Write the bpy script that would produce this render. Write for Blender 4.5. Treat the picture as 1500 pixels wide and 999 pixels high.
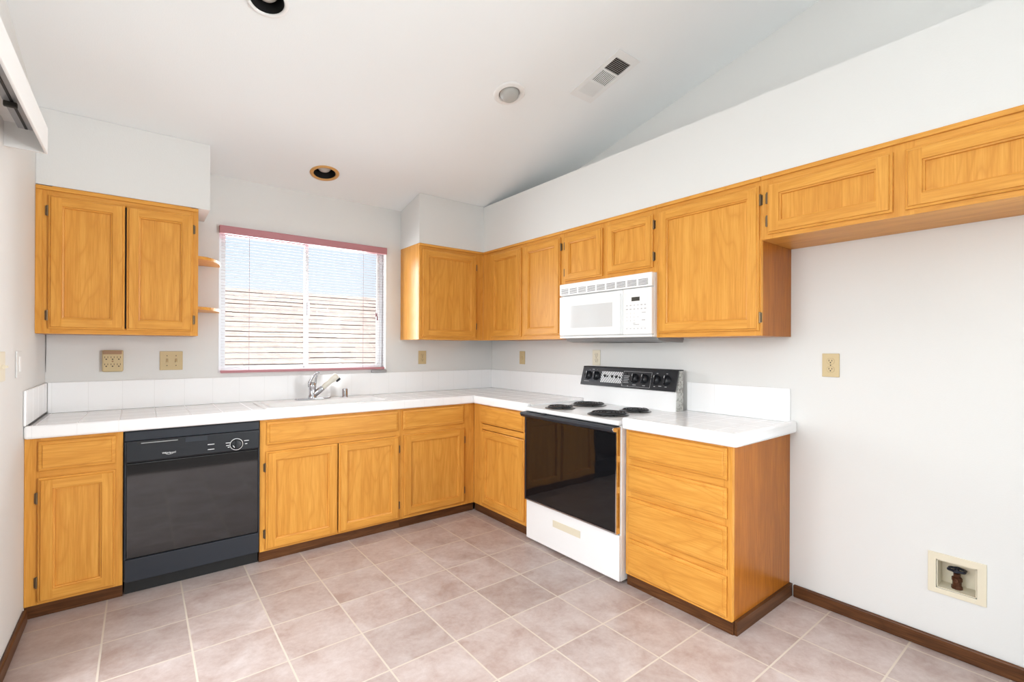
import bpy, math, random
from mathutils import Vector, Matrix
random.seed(7)
for o in list(bpy.data.objects): bpy.data.objects.remove(o)
S = bpy.context.scene
COL = S.collection
PI = math.pi

# ---------------------------------------------------------------- camera
def make_camera():
    cd = bpy.data.cameras.new('camera'); co = bpy.data.objects.new('camera', cd); COL.objects.link(co)
    a, t, r = math.radians(38.0831), .000838, -.004279
    F0 = Vector((math.sin(a), math.cos(a), 0)); R0 = Vector((math.cos(a), -math.sin(a), 0)); U0 = Vector((0, 0, 1))
    F = F0*math.cos(t) + U0*math.sin(t); U1 = U0*math.cos(t) - F0*math.sin(t)
    R = R0*math.cos(r) - U1*math.sin(r); U = U1*math.cos(r) + R0*math.sin(r)
    m = Matrix((R, U, -F)).transposed().to_4x4(); m.translation = Vector((-2.7421, -3.8214, 1.3116))
    co.matrix_world = m
    cd.sensor_width = 36; cd.lens = 36*694.34/1500; cd.shift_y = (508.56-499.0)/1500
    cd.clip_start = .05; cd.clip_end = 200
    S.camera = co
make_camera()
S.view_settings.view_transform = 'Standard'; S.view_settings.look = 'None'
S.view_settings.gamma = 1; S.view_settings.use_curve_mapping = False
S.view_settings.exposure = 0.03
S.cycles.max_bounces = 10; S.cycles.diffuse_bounces = 6; S.cycles.glossy_bounces = 5
S.cycles.transparent_max_bounces = 12; S.cycles.use_denoising = True
S.cycles.caustics_reflective = False; S.cycles.caustics_refractive = False

# ---------------------------------------------------------------- sky, sun, daylight, added fill lights
wd = bpy.data.worlds.new('sky'); S.world = wd; wd.use_nodes = True
nt = wd.node_tree; nt.nodes.clear()
out = nt.nodes.new('ShaderNodeOutputWorld'); bg = nt.nodes.new('ShaderNodeBackground')
tc = nt.nodes.new('ShaderNodeTexCoord'); sx = nt.nodes.new('ShaderNodeSeparateXYZ'); rp = nt.nodes.new('ShaderNodeValToRGB')
nt.links.new(tc.outputs['Generated'], sx.inputs[0]); nt.links.new(sx.outputs[2], rp.inputs[0])
rp.color_ramp.elements[0].position = 0.02; rp.color_ramp.elements[0].color = (.90, .955, 1, 1)
rp.color_ramp.elements[1].position = .30; rp.color_ramp.elements[1].color = (.66, .82, 1, 1)
nt.links.new(rp.outputs[0], bg.inputs[0]); bg.inputs[1].default_value = 1.0
nt.links.new(bg.outputs[0], out.inputs[0])
def sun(rot, power):
    l = bpy.data.lights.new('sun', 'SUN'); l.energy = power; l.angle = .02; l.color = (1, .95, .88)
    o = bpy.data.objects.new('sun', l); COL.objects.link(o); o.rotation_euler = rot
sun((math.radians(30), 0, 0), 3.8)
def area(name, loc, direction, w, h, power, color=(1, 1, 1)):
    l = bpy.data.lights.new(name, 'AREA'); l.shape = 'RECTANGLE'; l.size = w; l.size_y = h; l.energy = power; l.color = color
    o = bpy.data.objects.new(name, l); COL.objects.link(o); o.location = loc
    o.rotation_euler = Vector(direction).to_track_quat('-Z', 'Z').to_euler()
area('daylight_through_sliding_door', (-4.40, -2.55, 2.0), (1, 0, -.85), 2.4, 1.9, 168, (.95, .98, 1))
area('added_rear_fill', (-1.6, -6.95, 1.25), (0, 1, .22), 2.9, 1.9, 6, (.93, .97, 1))  # weak fill light added behind the camera, its window is assumed
area('added_side_fill', (.55, -5.4, 1.6), (-1, .30, 0), 2.2, 2.1, 385, (.95, .98, 1))  # fill light added to brighten the left wall, its opening is invented
area('daylight_through_kitchen_window', (-1.71, .40, 1.64), (0, -1, 0), 1.15, .95, 42, (.95, .98, 1))

# ---------------------------------------------------------------- materials
MATS = {}
def N(nt, typ, **kw):
    n = nt.nodes.new(typ)
    for k, v in kw.items(): setattr(n, k, v)
    return n
def base(name, col, rough=.5, metal=0, spec=.5, coat=0):
    m = bpy.data.materials.new(name); m.use_nodes = True; MATS[name] = m
    b = m.node_tree.nodes['Principled BSDF']
    b.inputs['Base Color'].default_value = (*col, 1); b.inputs['Roughness'].default_value = rough
    b.inputs['Metallic'].default_value = metal; b.inputs['Specular IOR Level'].default_value = spec
    b.inputs['Coat Weight'].default_value = coat
    return m, m.node_tree, b
def math_n(nt, op, a, b=None, c=None):
    n = N(nt, 'ShaderNodeMath', operation=op)
    for i, x in enumerate((a, b, c)):
        if x is None: continue
        if isinstance(x, (int, float)): n.inputs[i].default_value = x
        else: nt.links.new(x, n.inputs[i])
    return n.outputs[0]
def mixc(nt, f, a, b, mode='MIX'):
    n = N(nt, 'ShaderNodeMix', data_type='RGBA', blend_type=mode)
    for i, x in ((0, f), (6, a), (7, b)):
        if isinstance(x, (int, float)): n.inputs[i].default_value = x
        elif isinstance(x, tuple): n.inputs[i].default_value = (*x, 1)
        else: nt.links.new(x, n.inputs[i])
    return n.outputs[2]
def noise(nt, vec, scale, detail=4, rough=.55, dist=0):
    n = N(nt, 'ShaderNodeTexNoise'); n.inputs['Scale'].default_value = scale
    n.inputs['Detail'].default_value = detail; n.inputs['Roughness'].default_value = rough
    n.inputs['Distortion'].default_value = dist
    if vec is not None: nt.links.new(vec, n.inputs['Vector'])
    return n.outputs['Fac']
def bump(nt, b, h, strength, dist=.01):
    n = N(nt, 'ShaderNodeBump'); n.inputs['Strength'].default_value = strength; n.inputs['Distance'].default_value = dist
    nt.links.new(h, n.inputs['Height']); nt.links.new(n.outputs[0], b.inputs['Normal'])
def objvec(nt, scale):
    tc = N(nt, 'ShaderNodeTexCoord'); oi = N(nt, 'ShaderNodeObjectInfo')
    ad = N(nt, 'ShaderNodeVectorMath', operation='ADD'); sc = N(nt, 'ShaderNodeVectorMath', operation='SCALE')
    cb = N(nt, 'ShaderNodeCombineXYZ')
    for i in range(3): nt.links.new(oi.outputs['Random'], cb.inputs[i])
    nt.links.new(cb.outputs[0], sc.inputs[0]); sc.inputs['Scale'].default_value = 23.0
    nt.links.new(tc.outputs['Object'], ad.inputs[0]); nt.links.new(sc.outputs[0], ad.inputs[1])
    mp = N(nt, 'ShaderNodeVectorMath', operation='MULTIPLY'); nt.links.new(ad.outputs[0], mp.inputs[0])
    mp.inputs[1].default_value = scale
    return mp.outputs[0]
def wood(name, axis, lo, mid, hi, rough=.34, figure=.55, spec=.2):
    m, nt, b = base(name, mid, rough, 0, spec)
    s1 = [190.]*3; s1[axis] = 7.
    s2 = [5.0]*3; s2[axis] = .85
    s3 = [26.]*3; s3[axis] = 1.6
    streak = noise(nt, objvec(nt, s1), 1, 3, .6)
    broad = noise(nt, objvec(nt, s3), 1, 2, .5)
    fig = noise(nt, objvec(nt, s2), 1, 2, .45, .3)
    rings = math_n(nt, 'PINGPONG', math_n(nt, 'MULTIPLY', fig, 26.0), 1.0)
    rings = math_n(nt, 'POWER', rings, 3.8)
    v = math_n(nt, 'ADD', math_n(nt, 'MULTIPLY', streak, .55), math_n(nt, 'MULTIPLY', broad, .45))
    rmp = N(nt, 'ShaderNodeValToRGB'); nt.links.new(v, rmp.inputs[0])
    e = rmp.color_ramp.elements; e[0].position = .34; e[0].color = (*lo, 1); e[1].position = .66; e[1].color = (*hi, 1)
    k = rmp.color_ramp.elements.new(.5); k.color = (*mid, 1)
    c = mixc(nt, math_n(nt, 'MULTIPLY', rings, figure), rmp.outputs[0], lo)
    nt.links.new(c, b.inputs['Base Color'])
    bump(nt, b, streak, .08, .002)
    return m
OAK = ((.56, .235, .038), (.655, .302, .054), (.73, .362, .076))
for ax, nm in ((0, 'oak_along_x'), (1, 'oak_along_y'), (2, 'oak_upright')):
    wood(nm, ax, *OAK, figure=.62)
wood('oak_end_panel', 2, *OAK, .26, .38, .5)
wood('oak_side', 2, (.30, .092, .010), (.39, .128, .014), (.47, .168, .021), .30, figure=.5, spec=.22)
for ax, nm in ((0, 'dark_wood_along_x'), (1, 'dark_wood_along_y')):
    wood(nm, ax, (.055, .020, .007), (.105, .040, .014), (.15, .062, .022), .4)
def painted(name, col, sc=160, st=.10):
    m, nt, b = base(name, col, .75, 0, .3)
    tcn = N(nt, 'ShaderNodeNewGeometry')
    bump(nt, b, noise(nt, tcn.outputs['Position'], sc, 3), st, .004)
painted('wall_paint', (.70, .70, .685)); painted('ceiling_paint', (.86, .893, .905))
def lines(nt, comp, off, pitch, width):
    f = math_n(nt, 'FRACT', math_n(nt, 'MULTIPLY', math_n(nt, 'SUBTRACT', comp, off - 1000*pitch), 1/pitch))
    d = math_n(nt, 'ABSOLUTE', math_n(nt, 'SUBTRACT', f, .5))
    return math_n(nt, 'GREATER_THAN', d, .5 - width/pitch/2)
def floor_mat():
    m, nt, b = base('floor_tile', (.4, .3, .27), .42, 0, .4)
    g = N(nt, 'ShaderNodeNewGeometry'); s = N(nt, 'ShaderNodeSeparateXYZ'); nt.links.new(g.outputs['Position'], s.inputs[0])
    px, py = .3114, .3125
    mk = math_n(nt, 'MAXIMUM', lines(nt, s.outputs[0], -1.004, px, .0072), lines(nt, s.outputs[1], -.752, py, .0072))
    ix = math_n(nt, 'FLOOR', math_n(nt, 'MULTIPLY', math_n(nt, 'ADD', s.outputs[0], 1.004+100*px), 1/px))
    iy = math_n(nt, 'FLOOR', math_n(nt, 'MULTIPLY', math_n(nt, 'ADD', s.outputs[1], .752+100*py), 1/py))
    cb = N(nt, 'ShaderNodeCombineXYZ'); nt.links.new(ix, cb.inputs[0]); nt.links.new(iy, cb.inputs[1])
    wn = N(nt, 'ShaderNodeTexWhiteNoise', noise_dimensions='3D'); nt.links.new(cb.outputs[0], wn.inputs[0])
    ad = N(nt, 'ShaderNodeVectorMath', operation='ADD'); sc = N(nt, 'ShaderNodeVectorMath', operation='SCALE')
    nt.links.new(wn.outputs['Color'], sc.inputs[0]); sc.inputs['Scale'].default_value = 9
    nt.links.new(g.outputs['Position'], ad.inputs[0]); nt.links.new(sc.outputs[0], ad.inputs[1])
    n1 = noise(nt, ad.outputs[0], 5.5, 6, .62, .4); n2 = noise(nt, ad.outputs[0], 38, 4, .7)
    r = N(nt, 'ShaderNodeValToRGB'); nt.links.new(math_n(nt, 'ADD', math_n(nt, 'MULTIPLY', n1, .72), math_n(nt, 'MULTIPLY', n2, .28)), r.inputs[0])
    e = r.color_ramp.elements; e[0].position = .33; e[0].color = (.35, .258, .225, 1); e[1].position = .68; e[1].color = (.53, .465, .445, 1)
    k = r.color_ramp.elements.new(.5); k.color = (.44, .358, .33, 1)
    tv = math_n(nt, 'ADD', math_n(nt, 'MULTIPLY', wn.outputs['Value'], .14), .93)
    hs = N(nt, 'ShaderNodeHueSaturation'); nt.links.new(r.outputs[0], hs.inputs['Color']); nt.links.new(tv, hs.inputs['Value'])
    nt.links.new(mixc(nt, mk, hs.outputs[0], (.58, .51, .43)), b.inputs['Base Color'])
    nt.links.new(math_n(nt, 'ADD', math_n(nt, 'MULTIPLY', mk, .35), .40), b.inputs['Roughness'])
    h = math_n(nt, 'ADD', math_n(nt, 'MULTIPLY', n2, .25), math_n(nt, 'MULTIPLY', mk, -1.0)); bump(nt, b, h, .25, .003)
floor_mat()
def white_tile():
    m, nt, b = base('white_tile', (.86, .86, .86), .16, 0, .5)
    g = N(nt, 'ShaderNodeNewGeometry'); s = N(nt, 'ShaderNodeSeparateXYZ'); nt.links.new(g.outputs['Position'], s.inputs[0])
    q = N(nt, 'ShaderNodeSeparateXYZ'); nt.links.new(g.outputs['True Normal'], q.inputs[0])
    ax = math_n(nt, 'LESS_THAN', math_n(nt, 'ABSOLUTE', q.outputs[0]), .6); ay = math_n(nt, 'LESS_THAN', math_n(nt, 'ABSOLUTE', q.outputs[1]), .6)
    mk = math_n(nt, 'MAXIMUM', math_n(nt, 'MULTIPLY', lines(nt, s.outputs[0], -2.988, .1588, .0035), ax),
                math_n(nt, 'MULTIPLY', lines(nt, s.outputs[1], -2.321, .1545, .0035), ay))
    nt.links.new(mixc(nt, mk, (.87, .875, .88), (.775, .78, .78)), b.inputs['Base Color'])
    nt.links.new(math_n(nt, 'ADD', math_n(nt, 'MULTIPLY', mk, .5), .14), b.inputs['Roughness'])
    bump(nt, b, math_n(nt, 'MULTIPLY', mk, -1.0), .3, .002)
white_tile()
def gloss_wavy(name, col, rough, st, sc=5):
    m, nt, b = base(name, col, rough, 0, .5)
    tcn = N(nt, 'ShaderNodeTexCoord'); bump(nt, b, noise(nt, tcn.outputs['Object'], sc, 1), st, .02)
gloss_wavy('black_glass', (.006, .006, .007), .03, .035)
gloss_wavy('black_enamel', (.008, .008, .009), .05, .006, 3); MATS['black_enamel'].node_tree.nodes['Principled BSDF'].inputs['IOR'].default_value = 1.7
base('black_plastic', (.012, .013, .016), .32, 0, .35)
base('coil_black', (.014, .014, .015), .38); base('pan_grey', (.16, .155, .15), .3, .7); base('dull_black', (.006, .006, .006), .6)
base('charcoal_plastic', (.024, .028, .036), .4, 0, .35)
base('white_enamel', (.84, .84, .84), .2)
base('white_plastic', (.84, .845, .84), .3)
base('white_metal', (.83, .84, .84), .45)
base('gloss_white', (.80, .81, .81), .04)
base('pale_grey_window', (.62, .63, .63), .08)
base('chrome', (.50, .50, .52), .10, 1)
base('mirror_trim', (.85, .83, .80), .10, 1)
base('aluminium', (.62, .62, .63), .35, .75)
base('grey_steel', (.34, .34, .34), .5, .5)
base('brass_dark', (.17, .12, .07), .35, .8)
base('ivory', (.56, .44, .24), .45)
base('ivory_pale', (.70, .64, .50), .45)
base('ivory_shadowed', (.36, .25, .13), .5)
base('brown_plastic', (.33, .19, .10), .45)
base('slot_dark', (.02, .016, .012), .6)
base('cream_box', (.70, .64, .50), .45)
base('valve_brass', (.10, .038, .018), .4, .6)
base('valve_blue', (.008, .010, .022), .35)
base('mauve', (.44, .18, .20), .4)
base('mauve_dark', (.19, .05, .075), .5)
base('slat', (.40, .35, .37), .5)
base('ivory_sprayer', (.72, .69, .60), .35)
base('grey_lens', (.44, .44, .42), .35)
base('bulb', (.55, .53, .50), .2)
base('gold_trim', (.62, .33, .10), .35)
base('white_mark', (.80, .80, .80), .5)
base('grey_mark', (.42, .42, .43), .5)
base('lcd', (.05, .055, .05), .2)
base('sink_white', (.84, .84, .83), .12)
base('valance_white', (.78, .775, .76), .5)
base('track_grey', (.30, .30, .31), .4, .3)
base('carpet', (.07, .055, .045), .95); base('ground', (.25, .24, .20), .9)
base('stucco', (.6, .55, .47), .9)
base('roof_gap_shade', (.035, .022, .018), .9)
def dirty_metal():
    m, nt, b = base('galvanised', (.5, .5, .48), .5, .4)
    tcn = N(nt, 'ShaderNodeTexCoord'); n1 = noise(nt, tcn.outputs['Object'], 60, 5, .7)
    r = N(nt, 'ShaderNodeValToRGB'); nt.links.new(n1, r.inputs[0]); e = r.color_ramp.elements
    e[0].position = .36; e[0].color = (.16, .15, .13, 1); e[1].position = .52; e[1].color = (.55, .55, .52, 1)
    nt.links.new(r.outputs[0], b.inputs['Base Color'])
dirty_metal()
def shingle():
    m, nt, b = base('shingle', (.6, .5, .45), .9)
    g = N(nt, 'ShaderNodeNewGeometry'); n1 = noise(nt, g.outputs['Position'], 9, 5, .7)
    r = N(nt, 'ShaderNodeValToRGB'); nt.links.new(n1, r.inputs[0]); e = r.color_ramp.elements
    e[0].position = .3; e[0].color = (.50, .38, .33, 1); e[1].position = .7; e[1].color = (.68, .57, .50, 1)
    nt.links.new(r.outputs[0], b.inputs['Base Color'])
shingle()
def hatched():
    m, nt, b = base('hatched_panel', (.7, .7, .7), .3)
    g = N(nt, 'ShaderNodeNewGeometry'); s = N(nt, 'ShaderNodeSeparateXYZ'); nt.links.new(g.outputs['Position'], s.inputs[0])
    d = math_n(nt, 'ADD', math_n(nt, 'MULTIPLY', s.outputs[1], 1.0), math_n(nt, 'MULTIPLY', s.outputs[2], -1.0))
    mk = lines(nt, d, 0, .0165, .008)
    nt.links.new(mixc(nt, mk, (.75, .75, .77), (.06, .065, .075)), b.inputs['Base Color'])
hatched()
def pane():
    m = bpy.data.materials.new('clear_glass'); m.use_nodes = True; MATS['clear_glass'] = m
    nt = m.node_tree; nt.nodes.clear()
    o = N(nt, 'ShaderNodeOutputMaterial'); mx = N(nt, 'ShaderNodeMixShader'); tr = N(nt, 'ShaderNodeBsdfTransparent'); gl = N(nt, 'ShaderNodeBsdfGlossy')
    gl.inputs['Roughness'].default_value = .02; mx.inputs[0].default_value = .002
    nt.links.new(tr.outputs[0], mx.inputs[1]); nt.links.new(gl.outputs[0], mx.inputs[2]); nt.links.new(mx.outputs[0], o.inputs[0])
pane()

# ---------------------------------------------------------------- mesh helpers
class Fr:
    """local frame: u (width), v (height), w (outwards)"""
    def __init__(s, o, u, v, w): s.o, s.u, s.v, s.w = Vector(o), Vector(u), Vector(v), Vector(w)
    def p(s, a, b, c): return s.o + s.u*a + s.v*b + s.w*c
WORLD = Fr((0, 0, 0), (1, 0, 0), (0, 1, 0), (0, 0, 1))
def back(y): return Fr((0, y, 0), (1, 0, 0), (0, 0, 1), (0, -1, 0))       # faces the room from the window wall; u = x
def right(x): return Fr((x, 0, 0), (0, -1, 0), (0, 0, 1), (-1, 0, 0))     # faces the room from the range wall; u = -y
def left(x): return Fr((x, 0, 0), (0, 1, 0), (0, 0, 1), (1, 0, 0))        # faces the room from the left wall; u = y
WPOS = {}
class MB:
    def __init__(s): s.v, s.f, s.m, s.sm = [], [], [], []
    def add(s, vs, fs, mat, smooth=False):
        n = len(s.v); s.v += [Vector(v) for v in vs]
        for f in fs: s.f.append(tuple(i+n for i in f)); s.m.append(mat); s.sm.append(smooth)
        return s
    def box(s, fr, u0, u1, v0, v1, w0, w1, mat):
        P = [fr.p(a, b, c) for c in (w0, w1) for b in (v0, v1) for a in (u0, u1)]
        return s.add(P, [(0, 2, 3, 1), (4, 5, 7, 6), (0, 1, 5, 4), (2, 6, 7, 3), (0, 4, 6, 2), (1, 3, 7, 5)], mat)
    def quad(s, pts, mat): return s.add(pts, [tuple(range(len(pts)))], mat)
    def prism(s, fr, poly, w0, w1, mat, smooth=False):
        n = len(poly); P = [fr.p(a, b, w0) for a, b in poly] + [fr.p(a, b, w1) for a, b in poly]
        F = [tuple(range(n-1, -1, -1)), tuple(range(n, 2*n))]
        s.add(P, F, mat); return s.add(P, [(i, (i+1) % n, n+(i+1) % n, n+i) for i in range(n)], mat, smooth)
    def lathe(s, fr, cu, cv, prof, mat, n=28, smooth=True, caps=True):
        P = []
        for r, w in prof:
            for k in range(n):
                a = 2*PI*k/n; P.append(fr.p(cu+r*math.cos(a), cv+r*math.sin(a), w))
        F = []
        for i in range(len(prof)-1):
            for k in range(n): F.append((i*n+k, i*n+(k+1) % n, (i+1)*n+(k+1) % n, (i+1)*n+k))
        s.add(P, F, mat, smooth)
        if caps:
            j = len(prof)-1
            s.add(P[:n], [tuple(range(n-1, -1, -1))], mat); s.add(P[j*n:], [tuple(range(n))], mat)
        return s
    def tube(s, pts, rad, mat, n=10):
        pts = [Vector(p) for p in pts]; R = rad if isinstance(rad, (list, tuple)) else [rad]*len(pts)
        P = []; up = None
        for i, p in enumerate(pts):
            t = (pts[min(i+1, len(pts)-1)] - pts[max(i-1, 0)]).normalized()
            if up is None: up = t.orthogonal().normalized()
            up = (up - t*up.dot(t)).normalized(); sd = t.cross(up)
            for k in range(n):
                a = 2*PI*k/n; P.append(p + (up*math.cos(a)+sd*math.sin(a))*R[i])
        F = []
        for i in range(len(pts)-1):
            for k in range(n): F.append((i*n+k, i*n+(k+1) % n, (i+1)*n+(k+1) % n, (i+1)*n+k))
        s.add(P, F, mat, True); j = (len(pts)-1)*n
        s.add(P[:n], [tuple(range(n-1, -1, -1))], mat); return s.add(P[j:], [tuple(range(n))], mat)
    def build(s, name, parent=None, bevel=0, seg=2):
        me = bpy.data.meshes.new(name)
        lo = Vector([min(v[i] for v in s.v) for i in range(3)]); hi = Vector([max(v[i] for v in s.v) for i in range(3)])
        c = Vector(((lo.x+hi.x)/2, (lo.y+hi.y)/2, lo.z))
        me.from_pydata([v-c for v in s.v], [], s.f)
        names = []
        for m in s.m:
            if m not in names: names.append(m)
        for m in names: me.materials.append(MATS[m])
        for p, m, k in zip(me.polygons, s.m, s.sm): p.material_index = names.index(m); p.use_smooth = k
        me.update()
        o = bpy.data.objects.new(name, me); COL.objects.link(o)
        if parent is not None: o.parent = parent; o.location = c - WPOS[parent]
        else: o.location = c
        WPOS[o] = c
        if bevel:
            b = o.modifiers.new('bevel', 'BEVEL'); b.width = bevel; b.segments = seg; b.limit_method = 'ANGLE'; b.angle_limit = math.radians(50)
            w = o.modifiers.new('merge', 'WELD'); w.merge_threshold = .00005
            o.modifiers.move(1, 0)
        return o
def tag(o, label, cat, group=None):
    o['label'] = label; o['category'] = cat
    if group: o['group'] = group
    return o
def thing(name, loc, label, cat, group=None):
    o = bpy.data.objects.new(name, None); COL.objects.link(o); o.location = loc; o.empty_display_size = .05
    WPOS[o] = Vector(loc); return tag(o, label, cat, group)
def struct(o): o['kind'] = 'structure'; return o
def text_mesh(mb, fr, body, u, v, size, w, mat):
    cu = bpy.data.curves.new('t', 'FONT'); cu.body = body; cu.size = size; cu.align_x = 'CENTER'; cu.align_y = 'CENTER'; cu.resolution_u = 2
    o = bpy.data.objects.new('t', cu); COL.objects.link(o); bpy.context.view_layer.update()
    me = bpy.data.meshes.new_from_object(o.evaluated_get(bpy.context.evaluated_depsgraph_get()))
    mb.add([fr.p(u+p.co.x, v+p.co.y, w) for p in me.vertices], [tuple(p.vertices) for p in me.polygons], mat)
    bpy.data.objects.remove(o); bpy.data.curves.remove(cu); bpy.data.meshes.remove(me)

# ---------------------------------------------------------------- room shell
L, ZC, SL, YR = 3.1764, 2.489, .215, -6.6
UD, CD, ZU, ZT = .3474, .6163, 1.377, 2.1585
WX0, WX1, WZ0, WZ1 = -2.318, -1.108, 1.128, 2.145
T = .15
def ceil_z(y): return ZC - SL*y
struct(MB().box(WORLD, -L-T, T, YR-T, T, -.12, 0, 'floor_tile').build('floor'))
struct(MB().box(WORLD, -L+.002, -.002, YR+.002, -3.6, .0005, .008, 'carpet').build('floor_living_area'))
def wall_back():
    m = MB(); top = ZC
    f = back(0)
    for a, b, c, d in ((-L-T, WX0, 0, top), (WX1, T, 0, top), (WX0, WX1, 0, WZ0), (WX0, WX1, WZ1, top)):
        m.box(f, a, b, c, d, -T, 0, 'wall_paint')
    struct(m.build('wall_back'))
wall_back()
def gable(name, x0, x1, y0, y1, zb=0):
    fr = Fr((0, 0, 0), (0, 1, 0), (0, 0, 1), (1, 0, 0))
    return MB().prism(fr, [(y0, zb), (y1, zb), (y1, ceil_z(y1)), (y0, ceil_z(y0))], x0, x1, 'wall_paint')
VB = (-3.336, -3.465, .275, .399)     # opening for the valve box
def wall_right():
    fr = Fr((0, 0, 0), (0, 1, 0), (0, 0, 1), (1, 0, 0)); m = MB()
    a, b = VB[1], VB[0]
    m.prism(fr, [(b, 0), (0, 0), (0, ceil_z(0)), (b, ceil_z(b))], 0, T, 'wall_paint')
    for p0, p1, q0, q1 in ((YR, -6.5, 0, None), (-4.3, a, 0, None), (-6.5, -4.3, 0, .45), (-6.5, -4.3, 2.75, None)):  # the large opening is added for the side fill light
        m.prism(fr, [(p0, q0), (p1, q0), (p1, q1 or ceil_z(p1)), (p0, q1 or ceil_z(p0))], 0, T, 'wall_paint')
    m.prism(fr, [(a, 0), (b, 0), (b, VB[2]), (a, VB[2])], 0, T, 'wall_paint')
    m.prism(fr, [(a, VB[3]), (b, VB[3]), (b, ceil_z(b)), (a, ceil_z(a))], 0, T, 'wall_paint')
    struct(m.build('wall_right'))
wall_right()
DY0, DY1, DZ = -3.65, -1.45, 2.08
def wall_left():
    fr = Fr((0, 0, 0), (0, 1, 0), (0, 0, 1), (1, 0, 0)); m = MB()
    for y0, y1, zb in ((YR, DY0, 0), (DY0, DY1, DZ), (DY1, 0, 0)):
        m.prism(fr, [(y0, zb), (y1, zb), (y1, ceil_z(y1)), (y0, ceil_z(y0))], -L-T, -L, 'wall_paint')
    struct(m.build('wall_left'))
wall_left()
def wall_rear():
    m = MB(); f = back(YR); top = ceil_z(YR)
    for a, b, c, d in ((-L-T, -3.1, 0, top), (-.1, T, 0, top), (-3.1, -.1, 0, .3), (-3.1, -.1, 2.25, top)):  # opening added for the rear fill light
        m.box(f, a, b, c, d, 0, T, 'wall_paint')
    struct(m.build('wall_rear'))
wall_rear()
# ceiling: sloping slab with round holes for the two recessed cans
CANS = [(-1.709, -.320, .078), (-2.314, -1.538, .072)]
KS = math.sqrt(1+SL*SL)
CN = Vector((0, -SL, -1)).normalized()            # points down into the room
CS = Vector((0, -1, SL)).normalized()             # up the slope, towards the camera
def cframe(x, y): return Fr((x, y, ceil_z(y)), (1, 0, 0), CS, CN*1.0)
def ceiling():
    m = MB(); h = .13
    xs = sorted([-L-T, T] + [c[0]+s*h for c in CANS for s in (-1, 1)])
    ys = sorted([YR-T, T] + [c[1]+s*h for c in CANS for s in (-1, 1)])
    P = lambda x, y: Vector((x, y, ceil_z(y)))
    for i in range(len(xs)-1):
        for j in range(len(ys)-1):
            x0, x1, y0, y1 = xs[i], xs[i+1], ys[j], ys[j+1]; hit = None
            for c in CANS:
                if abs((x0+x1)/2-c[0]) < .01 and abs((y0+y1)/2-c[1]) < .01: hit = c
            if not hit:
                m.quad([P(x0, y0), P(x0, y1), P(x1, y1), P(x1, y0)], 'ceiling_paint'); continue
            n = 40; inn = []; outp = []
            for k in range(n):
                a = 2*PI*(k+.5)/n; ca, sa = math.cos(a), math.sin(a); q = h/max(abs(ca), abs(sa))
                inn.append(P(hit[0]+hit[2]*ca, hit[1]+hit[2]*sa/KS)); outp.append(P(hit[0]+q*ca, hit[1]+q*sa))
            m.add(inn+outp, [(k, n+k, n+(k+1) % n, (k+1) % n) for k in range(n)], 'ceiling_paint')
            for cx, cy, ks in ((1, 1, 4), (-1, 1, 14), (-1, -1, 24), (1, -1, 34)):
                m.quad([outp[ks], P(hit[0]+cx*h, hit[1]+cy*h), outp[(ks+1) % n]], 'ceiling_paint')
    # top skin so that no light leaks through
    up = Vector((0, 0, .35))
    m.quad([P(-L-T, YR-T)+up, P(T, YR-T)+up, P(T, T)+up, P(-L-T, T)+up], 'ceiling_paint')
    E = [P(-L-T, YR-T), P(T, YR-T), P(T, T), P(-L-T, T)]
    for k in range(4): m.quad([E[k], E[(k+1) % 4], E[(k+1) % 4]+up, E[k]+up], 'ceiling_paint')
    struct(m.build('ceiling'))
ceiling()
# soffits above the wall cabinets
def soffits():
    fr = Fr((0, 0, 0), (0, 1, 0), (0, 0, 1), (1, 0, 0))
    e = .002
    pr = [(-UD, ZT), (-e, ZT), (-e, ceil_z(-e)-e), (-UD, ceil_z(-UD)-e)]
    struct(MB().prism(fr, pr, -L+.001, -2.406, 'wall_paint').build('soffit_left'))
    struct(MB().prism(fr, pr, -.9744, -.001, 'wall_paint').build('soffit_right'))
    struct(MB().box(WORLD, -UD, -.001, -6.59, -UD-.0005, ZT, 2.558, 'wall_paint').build('soffit_ledge'))
soffits()
# baseboards
struct(MB().box(WORLD, -.019, -.0005, -6.55, -2.765, 0.0005, .064, 'dark_wood_along_y').build('baseboard_right', bevel=.006))
struct(MB().box(WORLD, -L+.0005, -L+.018, DY1-.06, -.64, 0.0005, .064, 'dark_wood_along_y').build('baseboard_left', bevel=.006))
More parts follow.
